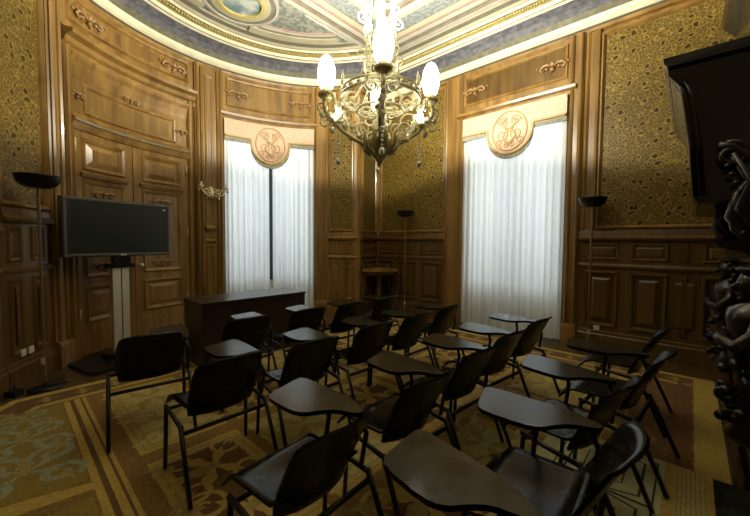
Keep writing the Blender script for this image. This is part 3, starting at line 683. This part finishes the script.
for a in A_UP:
    t_ = Vector((-math.sin(a), math.cos(a), 0)); rd = CP(a, 1, 0)
    m = MB()
    m.tube([CP(a, r, z) for r, z in ((.07, 2.50), (.16, 2.52), (.27, 2.58), (.38, 2.65), (.47, 2.74), (.56, 2.85), (.575, 2.93), (.55, 2.985))], [.026, .026, .024, .022, .022, .02, .02, .024], BRASSD, 8)
    for (r, z, rr, a0, fl) in ((.30, 2.76, .13, -1.2, 1), (.44, 2.80, .085, 2.4, 1), (.56, 2.74, .07, PI, -1), (.17, 2.68, .08, -1.0, 1), (.30, 2.98, .09, -2.2, -1), (.60, 2.90, .055, PI, 1)):
        m.tube(spiral(CP(a, r, z), rd, (0, 0, 1), rr, 1.5, a0, 24, fl), [.013 - .006 * i / 23 for i in range(24)], BRASS, 6)
    for s_ in (-1, 1):
        m.tube(spiral(CP(a, .46, 2.92) + t_ * (.09 * s_), t_ * -s_, (0, 0, 1), .085, 1.3, 0, 20), .010, BRASS, 6)
        m.tube(spiral(CP(a, .34, 2.70) + t_ * (.08 * s_), t_ * -s_, (0, 0, 1), .07, 1.3, 0, 20), .009, BRASS, 6)
    for (r, z, q) in ((.22, 2.60, .03), (.36, 2.70, .032), (.49, 2.66, .03), (.52, 2.80, .036), (.60, 2.82, .028), (.42, 2.92, .03), (.57, 2.96, .024)): m.ball(CP(a, r, z), q, BRASS, 7, (1, 1, 1.4))
    arm = m.build('arm', ch); arm.location.z = -.06
    c = CP(a, .55, 0)
    m = MB(); m.lathe(c, [(.012, 2.955), (.05, 2.97), (.085, 3.0), (.092, 3.025), (.06, 3.03), (.045, 3.045), (.05, 3.075), (.0, 3.08)], BRASSD, 16); m.build('cup', arm)
    m = MB(); m.lathe(c, [(.042, 3.06), (.07, 3.10), (.088, 3.17), (.092, 3.24), (.082, 3.31), (.06, 3.37), (.03, 3.405), (.0, 3.41)], GLOBEM, 18); gl = m.build('globe', arm)
    gl.visible_shadow = True
    l = bpy.data.lights.new('globe_light', 'SPOT'); l.energy = LAMP_W; l.color = (1, .93, .74); l.shadow_soft_size = .09; l.spot_size = PI; l.spot_blend = .12
    lo = bpy.data.objects.new('globe_light', l); COL.objects.link(lo); lo.location = Vector((CX, CY, 0)) + c + UZ * 3.40; lo.rotation_euler = (UZ * math.cos(.38) + rd * math.sin(.38)).to_track_quat('-Z', 'Y').to_euler()
    m = MB(); p = CP(a, .43, 0)
    for i in range(5): m.ball(p + UZ * (2.56 - i * .04), .016 - .002 * abs(i - 2), CRYS, 6)
    m.tube([p + UZ * 2.66, p + UZ * 2.56], .004, BRASS, 5); m.ball(p + UZ * 2.345, .026, CRYS, 8, (1, 1, 1.5)); m.build('pendant', arm)
for k in range(4):
    a = A_UP[k] - .05; rd = CP(a, 1, 0)
    m = MB(); m.tube([CP(a, r, z) for r, z in ((.08, 2.56), (.2, 2.58), (.32, 2.62), (.40, 2.68), (.43, 2.74))], .017, BRASSD, 7)
    m.tube(spiral(CP(a, .25, 2.70), rd, (0, 0, 1), .10, 1.4, -1.4, 22), .010, BRASS, 6); m.tube(spiral(CP(a, .49, 2.72), rd, (0, 0, 1), .06, 1.3, PI, 20, -1), .009, BRASS, 6)
    for (r, z) in ((.16, 2.63), (.3, 2.60), (.37, 2.72), (.48, 2.80)): m.ball(CP(a, r, z), .028, BRASS, 7)
    arm = m.build('candle_arm', ch); arm.location.z = -.075
    m = MB(); m.lathe(CP(a, .43, 0), [(.01, 2.73), (.045, 2.745), (.05, 2.765), (.022, 2.77), (.022, 2.79)], BRASSD, 12); m.build('candle_cup', arm)
    m = MB(); m.lathe(CP(a, .43, 0), [(.018, 2.785), (.034, 2.82), (.034, 2.86), (.02, 2.9), (0, 2.925)], CANDM, 12); m.build('bulb', arm)

# ------------------------------------------------------------------ torchiere floor lamps
def torchiere(x, y, z, label):
    r = thing('floor_lamp', label, 'floor lamp', (x, y, z), 0, 'dark torchiere floor lamps along the walls')
    m = MB(); m.lathe((0, 0, 0), [(.135, 0), (.135, .015), (.12, .025), (.03, .035), (.018, .05)], SHADEM, 24); m.build('base', r)
    m = MB(); m.lathe((0, 0, 0), [(.013, .04), (.013, 1.93), (.022, 1.935), (.022, 1.955)], BROWNM, 12); m.build('pole', r)
    m = MB(); m.lathe((0, 0, 0), [(.03, 1.935), (.08, 1.94), (.125, 1.96), (.155, 1.995), (.17, 2.05), (.172, 2.06), (.164, 2.06), (.148, 2.01), (.12, 1.985), (.08, 1.972), (.0, 1.97)], SHADEM, 28); m.build('lamp_shade', r)
    m = MB(); m.box(IDM, -.016, .016, -.022, -.012, .24, .30, WHITEP); m.build('switch', r)
    return r
torchiere(-3.22, 3.29, 0, 'dark torchiere floor lamp left of the television, before the papered wall')
torchiere(.585, 6.66, 0, 'dark torchiere floor lamp in the far corner beyond the chair rows')
torchiere(2.87, 4.55, 0, 'dark torchiere floor lamp between the right window and the fireplace')

# ------------------------------------------------------------------ television on its stand
ta = math.atan2(4.6 - 3.62, -2.76 + 3.30)
tv = thing('television', 'grey framed flat television on a silver pole stand before the double door', 'television', (-3.03, 4.11, 0), ta)
TZ = .055
m = MB(); m.panel(lambda u, o, z: Vector((u, -o, z)), -.565, .565, 1.205 + TZ, 1.865 + TZ, [(0, -.09), (0, .0), (.012, .012), (.032, .012), (.04, .004)], TVF); m.box(IDM, -.5, .5, .02, .1, 1.25 + TZ, 1.82 + TZ, TVF)
frame = m.build('frame', tv)
m = MB(); m.box(IDM, -.525, .525, -.007, .02, 1.245 + TZ, 1.825 + TZ, TVS); m.build('screen', tv)
for x0, x1 in ((-.525, -.495), (.495, .525)):
    m = MB(); m.box(IDM, x0, x1, -.009, -.004, 1.262 + TZ, 1.815 + TZ, TVB); m.build('speaker_strip', tv)
m = MB(); m.box(IDM, -.03, .03, -.016, -.012, 1.213 + TZ, 1.231 + TZ, LOGOM); m.build('badge', tv)
m = MB(); m.box(IDM, .47, .50, -.012, -.007, 1.785 + TZ, 1.80 + TZ, LOGOM); m.build('maker_mark', tv)
for x0, x1 in ((-.09, -.005), (.01, .085)):
    m = MB(); m.box(IDM, x0, x1, .055, .135, .06, 1.20, SILV); m.build('post', tv)
m = MB(); m.box(IDM, -.14, .14, .03, .12, 1.12, 1.17, BLACKM); m.box(IDM, -.09, .09, .02, .1, 1.15, 1.40, BLACKM); m.build('mount', tv)
m = MB(); m.slab([(-.42, -.30), (.36, -.30), (.40, -.26), (.40, .30), (.36, .34), (-.42, .34), (-.46, .30), (-.46, -.26)], .0, .035, BLACKM); m.box(IDM, -.16, .16, .0, .2, .035, .09, BLACKM); m.build('base', tv)

# ------------------------------------------------------------------ desk
da = math.radians(47)
dk = thing('desk', 'long dark wooden desk with closed front before the curved window', 'desk', (-1.92, 3.77, RT + .0012), da)
m = MB(); m.box(IDM, -.01, 1.385, -.01, .57, .715, .745, DESKM); m.build('desktop', dk)
m = MB(); m.box(IDM, .0, 1.375, .0, .025, .02, .715, DESKM); m.build('front_panel', dk)
for x in (.0, 1.35):
    m = MB(); m.box(IDM, x, x + .025, .025, .56, .0, .715, DESKM); m.build('side_panel', dk)
m = MB(); m.box(IDM, .03, .40, .2, .55, .45, .71, DESKM); m.build('drawer_unit', dk)

# ------------------------------------------------------------------ console table in the far corner
_c = MT(.45, .012, 0)
ct = thing('console_table', 'small half-round console table against the wall in the far corner', 'console table', _c, math.atan2(TN.y, TN.x))
hr_ = [PI * i / 24 - PI / 2 for i in range(25)]
m = MB(); m.slab([(.04 + .60 * math.cos(a), .36 * math.sin(a)) for a in hr_], .87, .915, WOODH); m.build('table_top', ct)
m = MB(); m.slab([(.04 + .52 * math.cos(a), .31 * math.sin(a)) for a in hr_], .80, .87, WOOD_SHADE); m.build('apron', ct)
m = MB(); m.lathe((.26, 0, 0), [(.17, 0), (.16, .04), (.06, .09), (.045, .3), (.06, .5), (.04, .62), (.07, .74), (.12, .80)], WOOD_SHADE, 14); m.build('pedestal', ct)

# ------------------------------------------------------------------ wall sconce on the pilaster beside the first window
def sconce():
    c = MA(-136.2, .13, 2.26); nrm = (MA(-136.2, 1, 0) - MA(-136.2, 0, 0)).normalized(); tg = Vector((-nrm.y, nrm.x, 0))
    r = thing('wall_sconce', 'gilded scrolled wall sconce on the pilaster between the door and the curtains', 'wall sconce', c)
    m = MB()
    P = lambda a, o, z: tg * a + nrm * o + UZ * z
    m.ball(P(0, .0, 0), .06, BRASSD, 12, (1, 1, 1.8)); m.ball(P(0, .04, -.02), .035, BRASS, 10); m.build('back_plate', r)
    for k in (-1, 1):
        m = MB(); m.tube([P(0, .03, -.03), P(k * .06, .10, -.07), P(k * .13, .15, -.05), P(k * .19, .16, .02), P(k * .2, .15, .06)], .011, BRASS, 7)
        m.tube(spiral(P(k * .09, .1, .02), tg * k, UZ, .055, 1.3, PI, 20), .008, BRASS, 6)
        for q in ((.05, .08, .05), (.14, .13, .03), (.1, .1, -.1), (.23, .14, .02)): m.ball(P(k * q[0], q[1], q[2]), .02, BRASSD, 7)
        arm = m.build('arm', r)
        m = MB(); m.lathe(P(k * .2, .15, .06), [(.012, 0), (.04, .01), (.045, .025), (.016, .03), (.016, .085), (0, .09)], BRASS, 12); m.build('candle_cup', arm)
sconce()

# ------------------------------------------------------------------ fireplace of black carved wood, seen almost edge-on
fp = thing('fireplace', 'tall black carved wooden fireplace with flared hood at the right edge', 'fireplace', MS(3.85, 0, 0), PH)
FU = 3.85                      # local x = along the wall (u - FU), local y = out from the wall
F = IDM
for q_ in (-.75, .75):
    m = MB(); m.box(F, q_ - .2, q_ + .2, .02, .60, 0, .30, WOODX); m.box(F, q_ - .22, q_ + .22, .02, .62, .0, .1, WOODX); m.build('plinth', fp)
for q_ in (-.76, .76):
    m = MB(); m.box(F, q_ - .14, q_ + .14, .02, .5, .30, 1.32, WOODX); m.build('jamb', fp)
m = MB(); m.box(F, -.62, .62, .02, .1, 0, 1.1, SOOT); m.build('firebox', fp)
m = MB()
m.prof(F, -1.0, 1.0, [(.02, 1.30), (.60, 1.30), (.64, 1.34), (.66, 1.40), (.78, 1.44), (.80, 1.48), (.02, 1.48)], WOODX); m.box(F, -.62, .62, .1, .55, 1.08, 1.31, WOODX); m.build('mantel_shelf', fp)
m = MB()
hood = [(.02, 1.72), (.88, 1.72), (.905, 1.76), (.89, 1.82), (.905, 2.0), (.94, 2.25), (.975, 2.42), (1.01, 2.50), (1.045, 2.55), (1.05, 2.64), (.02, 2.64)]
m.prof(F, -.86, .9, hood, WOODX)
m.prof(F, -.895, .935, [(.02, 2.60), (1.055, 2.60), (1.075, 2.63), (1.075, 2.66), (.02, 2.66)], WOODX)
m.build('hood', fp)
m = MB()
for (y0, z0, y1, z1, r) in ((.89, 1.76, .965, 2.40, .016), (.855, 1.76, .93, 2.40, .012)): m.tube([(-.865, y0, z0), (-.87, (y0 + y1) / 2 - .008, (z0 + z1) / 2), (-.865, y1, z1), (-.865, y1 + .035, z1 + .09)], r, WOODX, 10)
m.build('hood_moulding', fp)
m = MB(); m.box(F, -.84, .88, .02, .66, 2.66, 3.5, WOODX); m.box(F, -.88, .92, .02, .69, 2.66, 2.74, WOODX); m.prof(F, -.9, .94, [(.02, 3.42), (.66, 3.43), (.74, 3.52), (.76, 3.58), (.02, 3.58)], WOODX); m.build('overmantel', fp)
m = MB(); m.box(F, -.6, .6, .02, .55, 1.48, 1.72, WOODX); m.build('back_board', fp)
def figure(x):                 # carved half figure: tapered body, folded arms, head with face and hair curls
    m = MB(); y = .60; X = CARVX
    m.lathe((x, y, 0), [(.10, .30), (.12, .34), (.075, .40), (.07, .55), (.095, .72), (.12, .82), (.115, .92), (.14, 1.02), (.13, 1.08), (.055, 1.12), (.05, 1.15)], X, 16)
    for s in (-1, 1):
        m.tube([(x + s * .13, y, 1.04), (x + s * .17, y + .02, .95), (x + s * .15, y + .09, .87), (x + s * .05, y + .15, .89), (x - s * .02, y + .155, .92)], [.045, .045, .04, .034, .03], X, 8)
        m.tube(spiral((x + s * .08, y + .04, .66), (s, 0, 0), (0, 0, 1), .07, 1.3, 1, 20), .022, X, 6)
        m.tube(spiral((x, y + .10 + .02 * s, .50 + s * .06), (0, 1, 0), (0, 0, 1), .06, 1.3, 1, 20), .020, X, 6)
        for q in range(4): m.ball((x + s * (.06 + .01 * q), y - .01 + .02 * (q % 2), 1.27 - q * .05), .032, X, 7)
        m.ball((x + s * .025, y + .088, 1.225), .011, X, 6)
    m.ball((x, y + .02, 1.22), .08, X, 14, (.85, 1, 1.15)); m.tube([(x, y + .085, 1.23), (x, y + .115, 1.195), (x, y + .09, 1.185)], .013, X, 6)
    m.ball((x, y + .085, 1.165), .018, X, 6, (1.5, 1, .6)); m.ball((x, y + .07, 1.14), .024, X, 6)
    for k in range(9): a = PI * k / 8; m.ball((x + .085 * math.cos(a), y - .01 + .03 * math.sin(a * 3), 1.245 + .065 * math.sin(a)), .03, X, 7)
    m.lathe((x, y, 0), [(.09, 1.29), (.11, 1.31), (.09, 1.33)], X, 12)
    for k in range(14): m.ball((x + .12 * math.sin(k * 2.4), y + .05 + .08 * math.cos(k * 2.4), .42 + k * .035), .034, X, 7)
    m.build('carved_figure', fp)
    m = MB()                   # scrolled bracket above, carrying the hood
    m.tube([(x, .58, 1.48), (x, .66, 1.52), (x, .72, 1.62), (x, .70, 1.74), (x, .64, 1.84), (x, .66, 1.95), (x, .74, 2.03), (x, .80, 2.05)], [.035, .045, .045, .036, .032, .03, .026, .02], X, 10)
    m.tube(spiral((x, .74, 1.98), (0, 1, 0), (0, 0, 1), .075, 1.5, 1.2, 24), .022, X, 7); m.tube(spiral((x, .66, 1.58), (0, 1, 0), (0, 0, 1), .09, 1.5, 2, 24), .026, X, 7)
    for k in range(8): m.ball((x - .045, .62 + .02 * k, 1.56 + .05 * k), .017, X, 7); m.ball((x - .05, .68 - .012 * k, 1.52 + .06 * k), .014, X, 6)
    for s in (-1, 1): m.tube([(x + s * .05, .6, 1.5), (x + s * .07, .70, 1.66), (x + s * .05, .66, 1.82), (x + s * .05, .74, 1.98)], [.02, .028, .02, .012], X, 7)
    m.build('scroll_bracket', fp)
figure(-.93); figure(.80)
hearth = MB(); hearth.box(lambda n, e, z: NE(n, e, z), 1.7, 2.88, SE + .02, -.15, .0, .03, MARB); tag(hearth.build('hearth_slab'), 'dark green-black marble hearth slab beside the fireplace', 'hearth')

# ------------------------------------------------------------------ tablet-arm chairs
def make_chair(tablet=True):
    r = thing('tablet_chair', '', 'chair', (0, 0, 0), 0, 'black tablet-arm chairs in four rows')
    def seat(u, v):
        x = (u - .5) * .44 * (1 - .06 * v); y = .205 - .405 * v; cx = (2 * u - 1)
        z = .425 + .012 * cx * cx - .018 * math.sin(PI * v) * (1 - cx * cx) - .035 * max(0, .16 - v) / .16 * (1 + cx * cx) + .012 * v
        if v > .85: z += (v - .85) * .25
        return (x, y, z)
    m = MB(); m.sheet(seat, 14, 14, .012, BLACKP); m.build('seat', r)
    def back(u, v):
        cx = 2 * u - 1; wd = .42 if v < .72 else .42 * (1 - .10 * ((v - .72) / .28) ** 2.2)
        if v < .2: wd *= .93 + .07 * v / .2
        x = cx * wd / 2; zt = .735 + .028 * (1 - cx ** 4) + .0
        z = .395 + (zt - .395) * v; y = -.195 - .165 * v ** 1.15 + .055 * abs(cx) ** 2.2
        if v > .93: y -= (v - .93) * .22
        return (x, y, z)
    m = MB(); m.sheet(back, 16, 14, .012, BLACKP); m.build('backrest', r)
    for s in (-1, 1):
        m = MB(); m.tube([(s * .256, .06, .415), (s * .258, .075, .2), (s * .262, .085, .006)], .0125, BLACKM, 8); m.build('leg', r)
        m = MB(); m.tube([(s * .256, -.215, .395), (s * .26, -.30, .2), (s * .264, -.385, .006)], .0135, BLACKM, 8); m.build('leg', r)
        m = MB(); m.tube([(s * .256, .075, .413), (s * .256, -.23, .38)], .0125, BLACKM, 8); m.build('side_rail', r)
    m = MB(); m.tube([(-.262, -.225, .345), (.262, -.225, .345)], .013, BLACKM, 8); m.build('crossbar', r)
    m = MB(); m.tube([(-.256, .05, .395), (.256, .05, .395)], .0115, BLACKM, 8); m.build('front_bar', r)
    if tablet:
        outl = [(.285, -.20), (.315, -.12), (.325, .0), (.33, .22), (.322, .275), (.30, .292), (.12, .245), (.075, .225), (.055, .19), (.05, .02), (.075, -.045), (.14, -.085), (.19, -.13), (.215, -.20), (.235, -.235), (.27, -.235)]
        # round the outline once
        o2 = []; TS = Vector((-.035, .02))
        for i in range(len(outl)):
            a, b = Vector(outl[i]), Vector(outl[(i + 1) % len(outl)]); o2 += [tuple(a * .75 + b * .25 + TS), tuple(a * .25 + b * .75 + TS)]
        m = MB(); m.slab(o2, .655, .675, TABM, BLACKP); m.build('tablet', r)
        m = MB(); m.tube([(.243, -.19, .415), (.265, -.20, .55), (.235, -.165, .655)], .012, BLACKM, 8); m.build('tablet_support', r)
        m = MB(); m.tube([(.243, .06, .415), (.26, .05, .55), (.225, .05, .655)], .012, BLACKM, 8); m.build('tablet_support', r)
        m = MB(); m.tube([(.235, -.165, .648), (.225, .05, .648)], .010, BLACKM, 8); m.build('tablet_rail', r)
    return r
def copy_tree(o, parent=None):
    c = o.copy(); COL.objects.link(c); c.parent = parent
    for chd in list(o.children): copy_tree(chd, c)
    return c
CH = [
 ('A', -1.848, 2.692, 38, 'black tablet-arm chair at the left end of the front row, before the television'),
 ('C', -1.365, 3.247, 42, 'second black tablet-arm chair from the left in the front row'),
 ('D', -.915, 3.675, 45, 'third black tablet-arm chair in the front row, covering the right end of the desk'),
 ('F1', -.500, 4.062, 45, 'fourth chair of the front row, before the pier right of the curved window'),
 ('F2', -.070, 4.462, 45, 'black tablet-arm chair at the far right end of the front row, near the console table'),
 ('B', -1.105, 2.205, 46, 'chair at the left end of the second row, red-brown sheen on its tablet'),
 ('E', -.654, 2.590, 43, 'second chair from the left in the second row, behind the large foreground tablet'),
 ('F3', -.226, 3.072, 44, 'third black tablet-arm chair from the left in the second row, below the chandelier'),
 ('F4', .170, 3.464, 45, 'fourth black tablet-arm chair from the left in the second row'),
 ('F5', .581, 3.916, 45, 'black tablet-arm chair at the far right end of the second row, by the right window'),
 ('G', -.395, 1.46, 50, 'large foreground chair at the left end of the third row, cut by the bottom edge'),
 ('G2', .050, 1.953, 43, 'second black tablet-arm chair from the left in the third row'),
 ('H', .467, 2.429, 42, 'third black tablet-arm chair from the left in the third row'),
 ('I', .845, 2.856, 40, 'fourth chair of the third row, its tablet before the right window curtains'),
 ('J', 1.279, 3.310, 40, 'black chair at the far right end of the third row, nearest the right window'),
 ('K1', .117, .938, 39, 'nearest chair at the bottom edge, only its scuffed grey tablet and seat in view'),
 ('K2', .605, 1.350, 49, 'large black chair at bottom right, second in the last row, wide seat in view'),
 ('K3', 1.004, 1.895, 38, 'third chair of the last row, between the large bottom-right chair and the pale rug'),
 ('K4', 1.549, 2.320, 43, 'fourth chair of the last row, its rear legs over the rust-coloured carpet band'),
 ('K5', 2.038, 2.925, 45, 'black chair without a tablet at the far right end of the last row')]
for q_ in (BLACKP, TABM): q_.node_tree.nodes['Principled BSDF'].inputs['Specular IOR Level'].default_value = .22
for q_ in (WOODX, CARVX, PAPER): q_.node_tree.nodes['Principled BSDF'].inputs['Specular IOR Level'].default_value = .3
proto = make_chair(True); proto2 = make_chair(False)
for i, (k, x, y, hd, lab) in enumerate(CH):
    if k == 'K5': o = proto2
    elif i == 0: o = proto
    else: o = copy_tree(proto)
    on_rug = False
    h_ = math.radians(hd); x += .035 * math.cos(h_) + .02 * math.sin(h_); y += .035 * math.sin(h_) - .02 * math.cos(h_)
    o.location = (x, y, (RUGTOP + .005) if k in ('K1', 'K2', 'K3', 'K4') else RT + .0085); o.rotation_euler = (0, 0, math.radians(hd)); o['label'] = lab

# ------------------------------------------------------------------ small things
def outlet(M, u, z, o, us, label, group=None):
    m = MB(); m.panel(M, u - .035 * us, u + .035 * us, z - .035, z + .035, [(0, o), (0, o + .008), (.006, o + .012)], WHITEP, us); ob = m.build('wall_outlet')
    hs = MB(); hs.panel(M, u - .018 * us, u + .018 * us, z - .018, z + .018, [(0, o + .012), (.004, o + .008)], BLACKM, us); hs.build('socket', ob)
    tag(ob, label, 'outlet', group)
outlet(MA, -195.3, .33, .045, US, 'white wall outlet low on the left wainscot, left one of the pair')
outlet(MA, -193.0, .33, .045, US, 'white wall outlet low on the left wainscot, right one of the pair')
outlet(MR, .92, .29, .045, 1, 'small white outlet on the wainscot beside the right floor lamp')
m = MB(); m.box(IDM, -3.38, -3.28, 3.06, 3.14, 0, .055, CABLE); m.tube([(-3.33, 3.10, .05), (-3.335, 3.12, .085), (-3.36, 3.14, .10)], .008, CABLE, 6); tag(m.build('power_adapter'), 'small black power adapter on the floor by the left wainscot', 'adapter')
m = MB(); m.tube([(-3.22, 3.10, .008), (-3.07, 3.26, .008), (-3.12, 3.42, .008), (-3.28, 3.44, .008), (-3.24, 3.52, .008), (-3.32, 3.6, .008)], .006, CABLE, 6); tag(m.build('power_cable'), 'black power cable on the floor between left floor lamp and television stand', 'cable')
